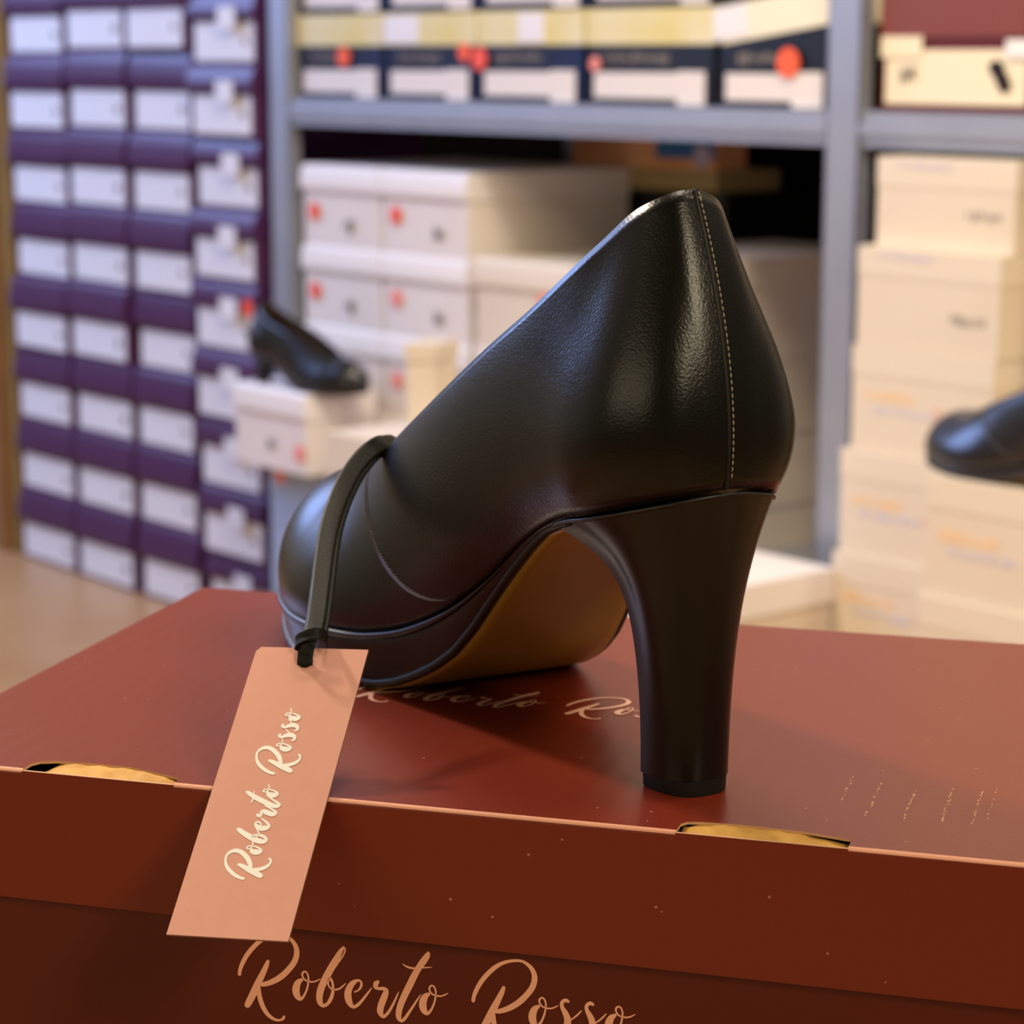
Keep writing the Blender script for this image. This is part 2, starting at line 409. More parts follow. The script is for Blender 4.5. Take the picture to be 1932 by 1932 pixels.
def wall_mesh(last, u_of, nu, nv, v_hi=1.0, v_lo=0.0, offset=0.0):
    """left and right walls joined at the back seam or the toe; u_of(v) gives the range of stations"""
    rows = []
    vv = np.linspace(v_lo, v_hi, nv)
    grids = []
    for s in (1, -1):
        G = np.zeros((nv, nu, 3))
        for r, v in enumerate(vv):
            a, b = u_of(v)
            G[r] = last.wall(s, np.linspace(a, b, nu), np.full(nu, v))
        if offset:
            du = np.gradient(G, axis=1); dv = np.gradient(G, axis=0)
            N = np.cross(du, dv); N /= np.linalg.norm(N, axis=2)[:, :, None] + 1e-9
            cen = G.mean((0, 1))
            N *= -s
            G = G + N * offset
        grids.append(G)
    return grids


def grid_faces(nv, nu, base=0, flip=False):
    fs = []
    for r in range(nv - 1):
        for c in range(nu - 1):
            f = (base + r * nu + c, base + r * nu + c + 1, base + (r + 1) * nu + c + 1, base + (r + 1) * nu + c)
            fs.append(f[::-1] if flip else f)
    return fs


def two_sided(name, grids, material, parent, weld=0.0004, thick=0.0012, offset=-1.0):
    vs, fs = [], []
    for g, fl in zip(grids, (False, True)):
        nv, nu = g.shape[:2]
        fs += grid_faces(nv, nu, len(vs), fl)
        vs += list(g.reshape(-1, 3) * 0.01)
    o = link_mesh(name, vs, fs, material, parent, True)
    bm = bmesh.new(); bm.from_mesh(o.data)
    bmesh.ops.remove_doubles(bm, verts=bm.verts, dist=weld)
    bmesh.ops.recalc_face_normals(bm, faces=bm.faces)
    # outward: the normals must point away from the middle line
    s = sum((f.normal.dot(Vector((0, f.calc_center_median().y, 0)))) for f in bm.faces)
    if s < 0:
        bmesh.ops.reverse_faces(bm, faces=bm.faces)
    bm.to_mesh(o.data); bm.free()
    for p in o.data.polygons:
        p.use_smooth = True
    if thick:
        sd = o.modifiers.new('thickness', 'SOLIDIFY'); sd.thickness = thick; sd.offset = offset
    return o


def smoothstep(a, b, x):
    t = np.clip((x - a) / (b - a), 0, 1)
    return t * t * (3 - 2 * t)


def sole_z(x, tab):
    xs, zs = zip(*tab)
    return np.interp(x, xs, zs)


def build_pump(loc, rotz, name, detail=True, zmap=None, sole_tab=SOLE_Z, platform=True, lm='leather', dense=6):
    last = Last(dense, zmap)
    D = last.D
    n = dense
    N = len(D) - 1
    root = empty(name, loc, rotz)
    # seam between the back piece and the toe piece: low at the ball, high beside the throat
    seam = lambda v: (7.45 + 3.62 * v ** 0.56) * n
    nv = 26 if detail else 12
    q = wall_mesh(last, lambda v: (0, seam(v)), 84 if detail else 40, nv, offset=0.045)
    qo = two_sided('quarter', q, MT[lm], root)
    qo.data.materials.append(MT['leather_smooth'])
    qo.modifiers['thickness'].material_offset_rim = 1
    t = wall_mesh(last, lambda v: (seam(v) - 0.6, N), 66 if detail else 34, nv)
    two_sided('vamp', t, MT[lm], root)
    # lining and footbed
    li = wall_mesh(last, lambda v: (0, 13.6 * n), 60, 14, offset=-0.14, v_hi=0.985)
    two_sided('lining', li, MT['lining'], root, thick=0)
    BL, BR = last.side(1)[0], last.side(-1)[0]
    vs, fs = [], []
    for a, b in zip(BL, BR):
        for k in np.linspace(0, 1, 7):
            p = a * (1 - k) + b * k
            vs.append((p + np.array([0, 0, 0.12 - 0.25 * (1 - (2 * k - 1) ** 2)])) * 0.01)
    fs = grid_faces(len(BL), 7)
    link_mesh('footbed', vs, fs, MT['lining'], root, True)

    # outsole: the underside from the heel breast forward
    def outline(inset):
        out = []
        for s in (1, -1):
            B = last.side(s)[0]
            nb = last.nb
            out.append(B - nb * inset)
        return out
    x0 = 1.6
    OL, OR = outline(0.42)
    def strip(inset, lift, xa, rim, down):
        """rows across the sole for every station ahead of xa"""
        A_, B_ = outline(inset)
        rows = []
        for a, b in zip(A_, B_):
            if a[0] < xa:
                continue
            row = []
            for k in np.linspace(0, 1, 13):
                p = a * (1 - k) + b * k
                z = sole_z(p[0], sole_tab) + lift + rim * (abs(2 * k - 1) ** 6)
                row.append(np.array([p[0], p[1], z]))
            rows.append(row)
        return np.array(rows)
    S = strip(0.30, 0.0, x0, 0.03, 0)
    vs = list(S.reshape(-1, 3) * 0.01)
    o = link_mesh('outsole', vs, grid_faces(len(S), 13), MT['sole'], root, True)
    fix_normals(o)
    sd = o.modifiers.new('thickness', 'SOLIDIFY'); sd.thickness = 0.0016; sd.offset = 0
    # dark edge round the sole
    edge = []
    E1, E2 = outline(0.20)
    for a in E1:
        if a[0] >= x0:
            edge.append([a[0], a[1], sole_z(a[0], sole_tab) + 0.14])
    for b in E2[::-1]:
        if b[0] >= x0:
            edge.append([b[0], b[1], sole_z(b[0], sole_tab) + 0.14])
    tube(np.array(edge) * 0.01, 0.0014 if platform else 0.0016, 8).build('sole_edge', MT['sole_edge'], root, smooth=True)
    # filler between upper and sole: covered platform in front, shank behind
    vs, nr = [], 0
    rng = np.linspace(0, 1, 7)
    for half, s in ((0, 1), (1, -1)):
        Bs = last.side(s)[0]; nb = last.nb.copy()
        seq = range(len(Bs)) if s > 0 else range(len(Bs) - 2, -1, -1)
        for i in seq:
            b = Bs[i]
            if b[0] < x0 - 0.3:
                continue
            zb = sole_z(b[0], sole_tab) + 0.10
            h = b[2] - zb
            fr = smoothstep(5.5, 11, b[0])
            for k in rng:
                p = b * 1.0
                p[2] = b[2] * (1 - k) + zb * k
                ins = 0.05 + 0.17 * k ** 2 + 0.10 * fr * math.exp(-((k - 0.0) / 0.12) ** 2)
                p = p - nb[i] * ins
                vs.append(p * 0.01)
            nr += 1
    o = link_mesh('platform' if platform else 'welt', vs, grid_faces(nr, 7), MT[lm], root, True)
    fix_normals(o)
    # rolled bead where upper meets platform
    if detail:
        bead = []
        for half, s in ((0, 1), (1, -1)):
            Bs = last.side(s)[0]; nb = last.nb
            seq = range(len(Bs)) if s > 0 else range(len(Bs) - 2, -1, -1)
            for i in seq:
                if Bs[i][0] > 5.0:
                    bead.append((Bs[i] - nb[i] * 0.02 - np.array([0, 0, 0.13])) * 0.01)
        rr_ = 0.0011 * np.minimum(1, np.minimum(np.arange(len(bead)), np.arange(len(bead))[::-1]) / 14.0 + 0.05)
        tube(bead, rr_, 8).build('rand', MT['leather_smooth'], root, smooth=True)

    # heel: D-shaped block flaring into the seat
    zt = D[0, 3]
    ks = zt / 8.42
    top, bot = [], []
    m = int(5.25 * n)
    left = last.side(1)[0][:m + 1]; right = last.side(-1)[0][:m + 1]
    ring = [p for p in left[::-1]] + [p for p in right[1:]]
    ring = np.array(ring)
    nring = len(ring)
    ring[:, 2] -= 0.05 + 0.07 * smoothstep(2.2, -1.8, ring[:, 0])
    cx = 0.0
    bt = []
    for i in range(nring):                       # the D at the floor, same parameter
        k = i / (nring - 1)
        a = math.pi * (k - 0.5)                  # -90..90 round the back
        ca, sa = math.cos(a), math.sin(a)
        x = 0.45 - 1.65 * (abs(ca) ** 0.75)
        y = -1.08 * math.copysign(abs(sa) ** 0.72, sa)
        bt.append((x, y, 0.0))
    bt = np.array(bt)
    nfr = 9
    def close(front_a, front_b, conc):
        out = []
        for k in np.linspace(0, 1, nfr + 2)[1:-1]:
            p = front_a * (1 - k) + front_b * k
            p = p + np.array([-conc * (1 - (2 * k - 1) ** 2), 0, 0])
            out.append(p)
        return out
    levels = np.concatenate([np.linspace(0.055, 0.6, 12), np.linspace(0.6, 1, 22)[1:]])
    def ring_at(s):
        gb = 0.12 * s + 0.88 * s ** 3.2           # back and sides flare
        gx = 0.25 * s ** 2.5 + 0.75 * s ** 10
        gw = 0.45 * s ** 2.5 + 0.55 * s ** 10
        pts = []
        for i in range(nring):
            k = abs(2 * i / (nring - 1) - 1)      # 1 at the breast corners, 0 at the back
            f = smoothstep(0.55, 1.0, k)
            x = bt[i][0] + (ring[i][0] - bt[i][0]) * (gb * (1 - f) + gx * f)
            y = bt[i][1] + (ring[i][1] - bt[i][1]) * (gb * (1 - f) + gw * f)
            pts.append(np.array([x, y, ring[i][2] * s]))
        pts = np.array(pts)
        fr = close(pts[-1], pts[0], 0.28 * (1 - s) + 0.35 * s)
        return np.vstack([pts, fr])
    rings = [ring_at(s) for s in levels]
    nn = len(rings[0])
    vs = [p * 0.01 for r in rings for p in r]
    fs = []
    for a in range(len(rings) - 1):
        for c in range(nn):
            c2 = (c + 1) % nn
            fs.append((a * nn + c, a * nn + c2, (a + 1) * nn + c2, (a + 1) * nn + c))
    fs.append(tuple(range(nn)))
    fs.append(tuple((len(rings) - 1) * nn + c for c in range(nn)))
    o = link_mesh('heel', vs, fs, MT['heel_leather'], root, True)
    fix_normals(o)
    o.modifiers.new('edge', 'EDGE_SPLIT').split_angle = math.radians(50)
    if detail:
        rim = np.array([p + np.array([0, 0, -0.05]) for p in rings[-1][:nring]])
        cen2 = rim.mean(0)
        tube((rim + (rim - cen2) * np.array([-0.012, -0.012, 0])) * 0.01, 0.0006, 6).build('heel_rim', MT['leather_smooth'], root, smooth=True)
    r0 = ring_at(0.05); r1 = ring_at(0.0)
    cen = r0.mean(0)
    vs, fs = [], []
    for zz, sc in ((0.0, 0.93), (0.05, 0.95), (0.45 * ks, 0.965)):
        for p in r1:
            q_ = cen + (p - cen) * sc
            vs.append(np.array([q_[0], q_[1], zz]) * 0.01)
    for a in range(2):
        for c in range(nn):
            c2 = (c + 1) % nn
            fs.append((a * nn + c, a * nn + c2, (a + 1) * nn + c2, (a + 1) * nn + c))
    fs.append(tuple(range(nn))); fs.append(tuple(2 * nn + c for c in range(nn)))
    o = link_mesh('heel_tip', vs, fs, MT['rubber'], root, True)
    fix_normals(o)
    o.modifiers.new('edge', 'EDGE_SPLIT').split_angle = math.radians(50)

    if detail:
        # back seam with its row of stitches, and the stitches along the toe seam
        v = np.linspace(0.0, 1.0, 220)
        cl = last.wall(1, np.full(220, 0.14 * n), v)
        off = np.array([-0.04, 0.02, 0.0])
        tube((cl + off) * 0.01, 0.00055, 6).build('back_seam', MT['sole_edge'], root, smooth=True)
        mb = MB()
        rr = last.wall(1, np.full(400, 0.02 * n), np.linspace(0.03, 0.992, 400))
        nrm = np.array([-0.95, -0.1, 0]) * 0.055
        L = np.concatenate([[0], np.cumsum(np.linalg.norm(np.diff(rr, axis=0), axis=1))])
        pos = 0.05
        while pos < L[-1] - 0.1:
            a = [np.interp(pos + d, L, rr[:, k]) for d in (0,) for k in range(3)]
            b = [np.interp(pos + 0.125, L, rr[:, k]) for k in range(3)]
            a, b = np.array(a) + nrm, np.array(b) + nrm
            mid = (a + b) / 2 + nrm * 0.12
            tube(np.array([a, mid, b]) * 0.01, [0.00014, 0.00027, 0.00014], 6, mb)
            pos += 0.17
        mb.build('stitching', MT['thread'], root, smooth=True)
        for s in (1, -1):
            mb = MB()
            vv = np.linspace(0.02, 0.97, 300)
            uu = np.array([seam(x) for x in vv]) - 0.10 * n
            P = last.wall(s, uu, vv)
            nb = np.array([0.35, 0.9 * s, 0.25]) * 0.055
            L = np.concatenate([[0], np.cumsum(np.linalg.norm(np.diff(P, axis=0), axis=1))])
            pos = 0.0
            while pos < L[-1] - 0.1:
                a = np.array([np.interp(pos, L, P[:, k]) for k in range(3)]) + nb
                b = np.array([np.interp(pos + 0.09, L, P[:, k]) for k in range(3)]) + nb
                tube(np.array([a, (a + b) / 2 + nb * 0.1, b]) * 0.01, [0.00012, 0.0002, 0.00012], 5, mb)
                pos += 0.14
            mb.build('toe_stitching', MT['thread_dark'], root, smooth=True)
    return root


# ------------------------------------------------------------------ the setting
TH = math.radians(40)
SV = np.array([math.sin(TH), -math.cos(TH), 0])      # along the shelving, towards the right
TV = np.array([math.cos(TH), math.sin(TH), 0])       # into the shelving
A0 = np.array([-0.845, 3.996, 0.0])
ROT = math.atan2(SV[1], SV[0])


def W(s, t, z):
    return tuple(A0 + SV * s + TV * t + np.array([0, 0, z]))


MT['floor'] = mat('wood_floor', srgb(188, 146, 102), 0.34, 0.5, vary=(3.5, srgb(168, 124, 80), 0.7))
MT['wall'] = mat('ochre_wall', srgb(150, 118, 62), 0.7, 0.3, vary=(2.5, srgb(128, 98, 52), 0.6))
MT['shade_dark'] = mat('shelf_shade', srgb(20, 16, 14), 0.9, 0.05)  # shade behind the shelves put into a near-black colour
MT['store_wall'] = mat('beige_store_wall', srgb(214, 190, 156), 0.7, 0.3)
MT['metal'] = mat('galvanised_steel', srgb(170, 174, 184), 0.42, 0.5, metal=0.55, vary=(14, srgb(184, 186, 192), 0.5))
MT['purple'] = mat('purple_card', srgb(86, 44, 84), 0.34, 0.6, vary=(4, srgb(70, 32, 66), 0.6))
MT['purple_lid'] = mat('purple_lid_card', srgb(74, 36, 78), 0.34, 0.38)
MT['purple_side'] = mat('purple_box_side', srgb(92, 36, 26), 0.5, 0.4)
MT['white_label'] = mat('white_paper_label', srgb(236, 232, 230), 0.55, 0.4)
MT['white_card'] = mat('white_card', srgb(236, 226, 218), 0.5, 0.4, vary=(6, srgb(228, 214, 202), 0.6))
MT['white_lid'] = mat('white_lid_card', srgb(240, 232, 226), 0.38, 0.5)
MT['cream_card'] = mat('cream_card', srgb(224, 210, 190), 0.5, 0.4, vary=(5, srgb(218, 200, 176), 0.6))
MT['soft_ink'] = mat('soft_grey_ink', srgb(164, 156, 146), 0.7, 0.2)
MT['cream_lid'] = mat('cream_lid_card', srgb(226, 212, 192), 0.45, 0.4)
MT['navy'] = mat('navy_card', srgb(12, 15, 28), 0.4, 0.4, vary=(9, srgb(16, 34, 84), 0.6))
MT['black_card'] = mat('black_card', srgb(14, 14, 16), 0.4, 0.5)
MT['yellow_lid'] = mat('yellow_lid_card', srgb(224, 204, 118), 0.42, 0.5, vary=(9, srgb(232, 224, 192), 0.9))
MT['pale_lid'] = mat('pale_yellow_lid_card', srgb(240, 232, 200), 0.42, 0.5)
MT['pale_label'] = mat('pale_label', srgb(232, 222, 214), 0.55, 0.4)
MT['dot'] = mat('red_sticker', srgb(250, 92, 70), 0.5, 0.4)
MT['dot_orange'] = mat('orange_sticker', srgb(255, 100, 52), 0.5, 0.4)
MT['dot_pink'] = mat('pink_sticker', srgb(250, 150, 136), 0.5, 0.4)
MT['maroon_card'] = mat('dark_maroon_card', srgb(92, 24, 22), 0.4, 0.5)
MT['maroon_lid'] = mat('brown_maroon_lid', srgb(124, 62, 48), 0.42, 0.5)
MT['cream_label'] = mat('cream_label', srgb(238, 224, 192), 0.55, 0.4)
MT['ink'] = mat('grey_ink', srgb(120, 112, 106), 0.7, 0.2)
MT['dark_ink'] = mat('dark_ink', srgb(40, 30, 30), 0.7, 0.2)
MT['orange_ink'] = mat('pale_orange_print', srgb(238, 202, 160), 0.6, 0.3)
MT['blue_ink'] = mat('pale_blue_print', srgb(204, 198, 208), 0.6, 0.3)
MT['pink_ink'] = mat('pale_pink_print', srgb(222, 184, 164), 0.6, 0.3)
MT['carton'] = mat('orange_carton', srgb(236, 160, 92), 0.6, 0.3, vary=(12, srgb(244, 200, 156), 0.7))
MT['carton_blue'] = mat('blue_carton_print', srgb(56, 116, 190), 0.5, 0.4)
MT['carton_green'] = mat('green_carton_print', srgb(80, 146, 130), 0.5, 0.4)
MT['khaki'] = mat('khaki_card', srgb(176, 156, 108), 0.6, 0.3)
MT['lilac'] = mat('lilac_sticker', srgb(196, 186, 214), 0.5, 0.4)
MT['grey_blue'] = mat('grey_blue_card', srgb(160, 176, 200), 0.45, 0.4)
MT['stool'] = mat('stool_wood', srgb(150, 104, 62), 0.5, 0.4, vary=(8, srgb(120, 80, 46), 0.7))

mb = MB(); mb.box(-6, 6, -4, 9, -0.05, 0)
tag(mb.build('floor', MT['floor']), kind='structure')
o = MB(); o.box(-1.3, 3.2, 0, 0.08, 0, 2.7)
w = o.build('wall_back', MT['store_wall']); w.location = W(0, 1.02, 0); w.rotation_euler = (0, 0, ROT); tag(w, kind='structure')
o = MB(); o.box(-1.6, -0.012, 0.0, 0.12, 0, 2.7)
w = o.build('wall_left', MT['wall']); w.location = W(0, 0, 0); w.rotation_euler = (0, 0, ROT); tag(w, kind='structure')
o = MB(); o.box(-0.082, -0.048, -0.012, -0.001, 0, 2.7)
w = o.build('trim_1', MT['stool']); w.location = W(0, 0, 0); w.rotation_euler = (0, 0, ROT); tag(w, kind='structure')


# ------------------------------------------------------------------ shelving
SH = empty('metal_shelf', W(0.775, 0, 0), ROT)
tag(SH, 'grey galvanised metal shelving unit standing right of the purple box wall', 'shelf')


def upright(s):
    m = MB()
    m.box(s - 0.775, s - 0.775 + 0.003, 0, 0.045, 0, 2.2)
    m.box(s - 0.775, s - 0.775 + 0.047, 0, 0.003, 0, 2.2)
    m.box(s - 0.775 + 0.044, s - 0.775 + 0.047, 0, 0.02, 0, 2.2)
    m.build('upright', MT['metal'], SH)
    m = MB()
    m.box(s - 0.775, s - 0.775 + 0.003, 0.56, 0.60, 0, 2.2)
    m.box(s - 0.775, s - 0.775 + 0.045, 0.597, 0.60, 0, 2.2)
    m.build('upright', MT['metal'], SH)


for s in (0.775, 1.843, 2.90):
    upright(s)
for sa, sb, zs_ in ((0.823, 1.842, (0.795, 0.255)), (1.891, 2.899, (0.795,))):
    for z in zs_:
        a, b = sa - 0.775, sb - 0.775
        m = MB()
        m.box(a, b, 0.004, 0.007, z - 0.038, z)
        m.box(a, b, 0.007, 0.012, z - 0.038, z - 0.034)
        m.box(a, b, 0.000, 0.004, z - 0.026, z - 0.012)
        m.build('beam', MT['metal'], SH)
        m = MB(); m.box(a, b, 0.007, 0.59, z - 0.003, z)
        m.build('shelf_board', MT['metal'], SH)

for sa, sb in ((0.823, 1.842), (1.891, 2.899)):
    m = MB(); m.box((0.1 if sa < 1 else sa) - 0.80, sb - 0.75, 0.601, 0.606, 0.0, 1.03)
    m.build('shade_panel', MT['shade_dark'], SH)  # dark sheet added as the shade deep in the shelf


# ------------------------------------------------------------------ shoe boxes
def disc(name, x, z, r, material, parent, y=-0.0012):
    vs = [(x + r * math.cos(k * math.pi / 12), yy, z + r * math.sin(k * math.pi / 12)) for yy in (y, y + 0.0006) for k in range(24)]
    fs = [tuple(range(24))[::-1], tuple(range(24, 48))] + [(k, (k + 1) % 24, 24 + (k + 1) % 24, 24 + k) for k in range(24)]
    o = link_mesh(name, vs, fs, material, parent)
    return fix_normals(o)


def panel(name, x0, x1, z0, z1, material, parent, y=-0.001, th=0.0008):
    m = MB(); m.box(x0, x1, y, y + th, z0, z1)
    return m.build(name, material, parent)


def dashes(name, x0, x1, z0, z1, material, parent, seed, y=-0.0016):
    """a blurred scribble of print: a few small strokes"""
    r = random.Random(seed)
    m = MB()
    x = x0
    while x < x1:
        w_ = r.uniform(0.003, 0.009)
        a, b = r.uniform(z0, z0 + (z1 - z0) * 0.35), r.uniform(z1 - (z1 - z0) * 0.35, z1)
        m.box(x, min(x + w_, x1), y, y + 0.0004, a, b)
        x += w_ + r.uniform(0.001, 0.004)
    return m.build(name, material, parent)


def shoe_box(name, w, d, h, lid_h, body, lid, loc, rot=ROT, over=0.002, lid_tilt=0.0, lid_curve=0.0):
    root = empty(name, loc, rot)
    m = MB()
    z1 = h - 0.0015
    th = 0.0015
    i = over
    m.box(i, w - i, i, d - i, 0, 0.0015)
    m.box(i, w - i, i, i + th, 0.0015, z1)
    m.box(i, w - i, d - i - th, d - i, 0.0015, z1)
    m.box(i, i + th, i + th, d - i - th, 0.0015, z1)
    m.box(w - i - th, w - i, i + th, d - i - th, 0.0015, z1)
    m.build('box_body', body, root)
    m = MB()
    z0 = h - lid_h
    if lid_curve:                       # a lid whose front bulges softly forward
        pr = [(0.0004, z0), (-lid_curve * 0.8, z0 + lid_h * 0.04), (-lid_curve, z0 + lid_h * 0.2), (-lid_curve * 0.82, z0 + lid_h * 0.45), (-lid_curve * 0.5, z0 + lid_h * 0.7), (-lid_curve * 0.1, z0 + lid_h * 0.9), (0.003, h)]
        vs = [(x, y, z) for x in (0, w) for y, z in pr] + [(x, d, z) for x in (0, w) for z in (h, z0)]
        k = len(pr)
        fs = [(j, j + 1, k + j + 1, k + j) for j in range(k - 1)]
        fs += [(k - 1, 2 * k, 2 * k + 2, 2 * k - 1), (2 * k, 2 * k + 1, 2 * k + 3, 2 * k + 2)]
        fs += [tuple(range(k)) + (2 * k, 2 * k + 1), tuple(range(2 * k - 1, k - 1, -1)) + (2 * k + 3, 2 * k + 2)]
        m.add(vs, fs)
        o = m.build('lid', lid, root)
        fix_normals(o)
    else:
        m.box(0, w, 0, d, h - 0.0013, h)
        m.box(0, w, 0, 0.0013, z0, h - 0.0013)
        m.box(0, w, d - 0.0013, d, z0, h - 0.0013)
        m.box(0, 0.0013, 0.0013, d - 0.0013, z0, h - 0.0013)
        m.box(w - 0.0013, w, 0.0013, d - 0.0013, z0, h - 0.0013)
        o = m.build('lid', lid, root)
        if lid_tilt:
            o.rotation_euler = (0, -lid_tilt, 0)
    return root


def dup(root, loc, rot=None):
    r = root.copy(); COL.objects.link(r); r.location = loc
    if rot is not None:
        r.rotation_euler = (0, 0, rot)
    for ch in list(root.children):
        c = ch.copy(); COL.objects.link(c); c.parent = r
        for g in list(ch.children):
            e = g.copy(); COL.objects.link(e); e.parent = c
    return r


ORD = ['bottom', 'second', 'third', 'fourth', 'fifth', 'sixth', 'seventh', 'eighth', 'ninth']
COLS = ['leftmost column of the purple wall', 'second purple column from the left',
        'third purple column from the left', 'purple column nearest the metal post']
PG = 'purple shoe boxes stacked in a wall'
for c, (s0, w_, h_, n_, lean) in enumerate(((0.0, 0.192, 0.1215, 8, 0.004), (0.196, 0.190, 0.1225, 8, 0.000), (0.392, 0.180, 0.1225, 8, -0.004), (0.583, 0.178, 0.1045, 9, -0.012))):
    proto = None
    for k in range(n_):
        s = s0 + lean * k / n_ + rnd.uniform(-0.003, 0.003)
        t = rnd.uniform(-0.006, 0.006) - (0.004 if c == 3 else 0)
        rz = ROT + rnd.uniform(-0.01, 0.01)
        loc = W(s, t, k * (h_ + 0.0004))
        if proto is None:
            proto = shoe_box('shoe_box', w_ - 0.006, 0.30, h_, h_ - 0.066, MT['purple'], MT['purple_lid'], loc, rz, lid_curve=0.009)
            panel('paper_label', 0.008, w_ - 0.018, 0.006, 0.062, MT['white_label'], proto, y=0.0008)
            dashes('printed_mark', w_ - 0.045, w_ - 0.030, 0.026, 0.042, MT['ink'], proto, 3 + c, y=0.0002)
            if c == 3:
                panel('price_label', 0.085, 0.130, 0.052, 0.083, MT['white_label'], proto, y=-0.0108)
            r = proto
        else:
            r = dup(proto, loc, rz)
        tag(r, 'purple shoe box, %s from the floor in the %s' % (ORD[k] if k else 'lowest', COLS[c]), 'shoe box', PG)
        if c == 3 and k == 4:
            disc('sticker', 0.160, 0.072, 0.0135, MT['dot'], r, y=-0.0115)

# the row of yellow-lidded navy boxes on the shelf, and the row stacked on it
BG = 'navy shoe boxes with yellow lids on the upper shelf'
POS = ['first from the left', 'second from the left', 'third from the left', 'fourth from the left', 'rightmost, beside the post']
spans = ((0.826, 1.024), (1.030, 1.222), (1.228, 1.430), (1.438, 1.655), (1.662, 1.838))
for row in (0, 1):
    for k, (a, b) in enumerate(spans):
        if row == 1 and k == 4:
            continue
        z = 0.7955 + row * 0.1155
        w_ = b - a
        body = MT['black_card'] if k >= 3 else MT['navy']
        lid = MT['pale_lid'] if k in (4,) else MT['yellow_lid']
        tilt = 0.0
        r = shoe_box('shoe_box', w_, 0.30, 0.113, 0.042, body, lid, W(a, 0.014 + 0.004 * row, z), ROT, lid_tilt=tilt)
        if k == 4 and row == 0:
            ld = [c_ for c_ in r.children if c_.name.startswith('lid')][0]
            ld.rotation_euler = (0, -0.13, 0)
            ld.location = (0.0155, 0, 0.0)
        panel('paper_label', 0.012, w_ - 0.055, 0.008, 0.038, MT['pale_label'], r, y=0.001)
        panel('price_label', w_ - 0.060, w_ - 0.014, 0.001, 0.040, MT['pale_label'], r, y=0.0)
        dashes('printed_band', 0.030, w_ - 0.075, 0.048, 0.062, MT['ink'], r, 11 + k, y=0.0012)
        if row == 0:
            if k == 0:
                disc('sticker', 0.112, 0.056, 0.014, MT['dot_orange'], r, y=-0.002)
            if k == 1:
                panel('lid_label', 0.0, 0.075, 0.074, 0.110, MT['white_label'], r, y=-0.001)
                disc('sticker', 0.172, 0.062, 0.012, MT['dot_orange'], r, y=-0.002)
            if k == 2:
                disc('sticker', 0.006, 0.054, 0.015, MT['dot'], r, y=-0.003)
                panel('lid_label', 0.08, 0.13, 0.074, 0.110, MT['white_label'], r, y=-0.001)
            if k == 3:
                disc('sticker', 0.016, 0.048, 0.009, MT['dot_pink'], r, y=-0.002)
            if k == 4:
                disc('sticker', 0.112, 0.050, 0.0165, MT['dot_orange'], r, y=-0.003)
                panel('lid_label', 0.004, 0.06, 0.074, 0.110, MT['white_label'], r, y=-0.001).rotation_euler = (0, -0.13, 0)
        nm = ['leftmost', 'second from the left', 'middle one', 'second from the right', 'rightmost with its pale lid tilted'][k]
        if row == 0:
            lb = 'navy shoe box with yellow lid on the upper shelf, %s' % nm
        else:
            lb = 'navy shoe box cut off by the top edge, %s of the upper row' % ['leftmost', 'second', 'third', 'rightmost'][k]
        tag(r, lb, 'shoe box', BG)

# maroon boxes in the right bay of the shelf
r = shoe_box('shoe_box', 0.222, 0.30, 0.124, 0.047, MT['maroon_card'], MT['maroon_lid'], W(1.905, 0.014, 0.7955))
panel('paper_label', 0.008, 0.194, 0.008, 0.064, MT['cream_label'], r, y=0.0008)
panel('price_label', 0.002, 0.058, 0.056, 0.078, MT['cream_label'], r, y=-0.001)
panel('price_label', 0.168, 0.200, 0.056, 0.074, MT['white_label'], r, y=-0.002)
dashes('printed_lines', 0.03, 0.05, 0.030, 0.050, MT['ink'], r, 31, y=-0.0014)
# pictogram of a shoe seen from above on the label
m = MB()
pts = [(0.150, 0.052, 0.006), (0.156, 0.046, 0.010), (0.161, 0.038, 0.008), (0.166, 0.030, 0.009), (0.171, 0.022, 0.006)]
vs, fs = [], []
for x, z, hw in pts:
    vs += [(x - hw * 0.85, -0.0002, z - hw * 0.4), (x + hw * 0.85, -0.0002, z + hw * 0.4)]
fs = [(2 * q_, 2 * q_ + 1, 2 * q_ + 3, 2 * q_ + 2) for q_ in range(4)]
m.add(vs, fs); m.build('shoe_pictogram', MT['dark_ink'], r)
tag(r, 'maroon shoe box with cream label and shoe pictogram, on the upper shelf', 'shoe box')

# white boxes standing on the lower shelf board of the left bay
WG = 'white shoe boxes in the left bay of the shelving'
def white_box(s, t, z, w_, h_, label, dot=None, mark=None, d=0.288, body='white_card', lid='white_lid', group=WG, curve=0.004, rz=0.0, lid_h=0.036):
    r = shoe_box('shoe_box', w_, d, h_, lid_h, MT[body], MT[lid], W(s, t, z), ROT + rz, lid_curve=curve)
    if dot:
        disc('sticker', dot[0], dot[1], 0.0125, MT[dot[2]], r)
    if mark:
        dashes('printed_mark', mark[0] - 0.009, mark[0] + 0.009, mark[1] - 0.011, mark[1] + 0.011, MT['ink'], r, int(mark[0] * 9000), y=-0.0009)
    return tag(r, label, 'shoe box', group)

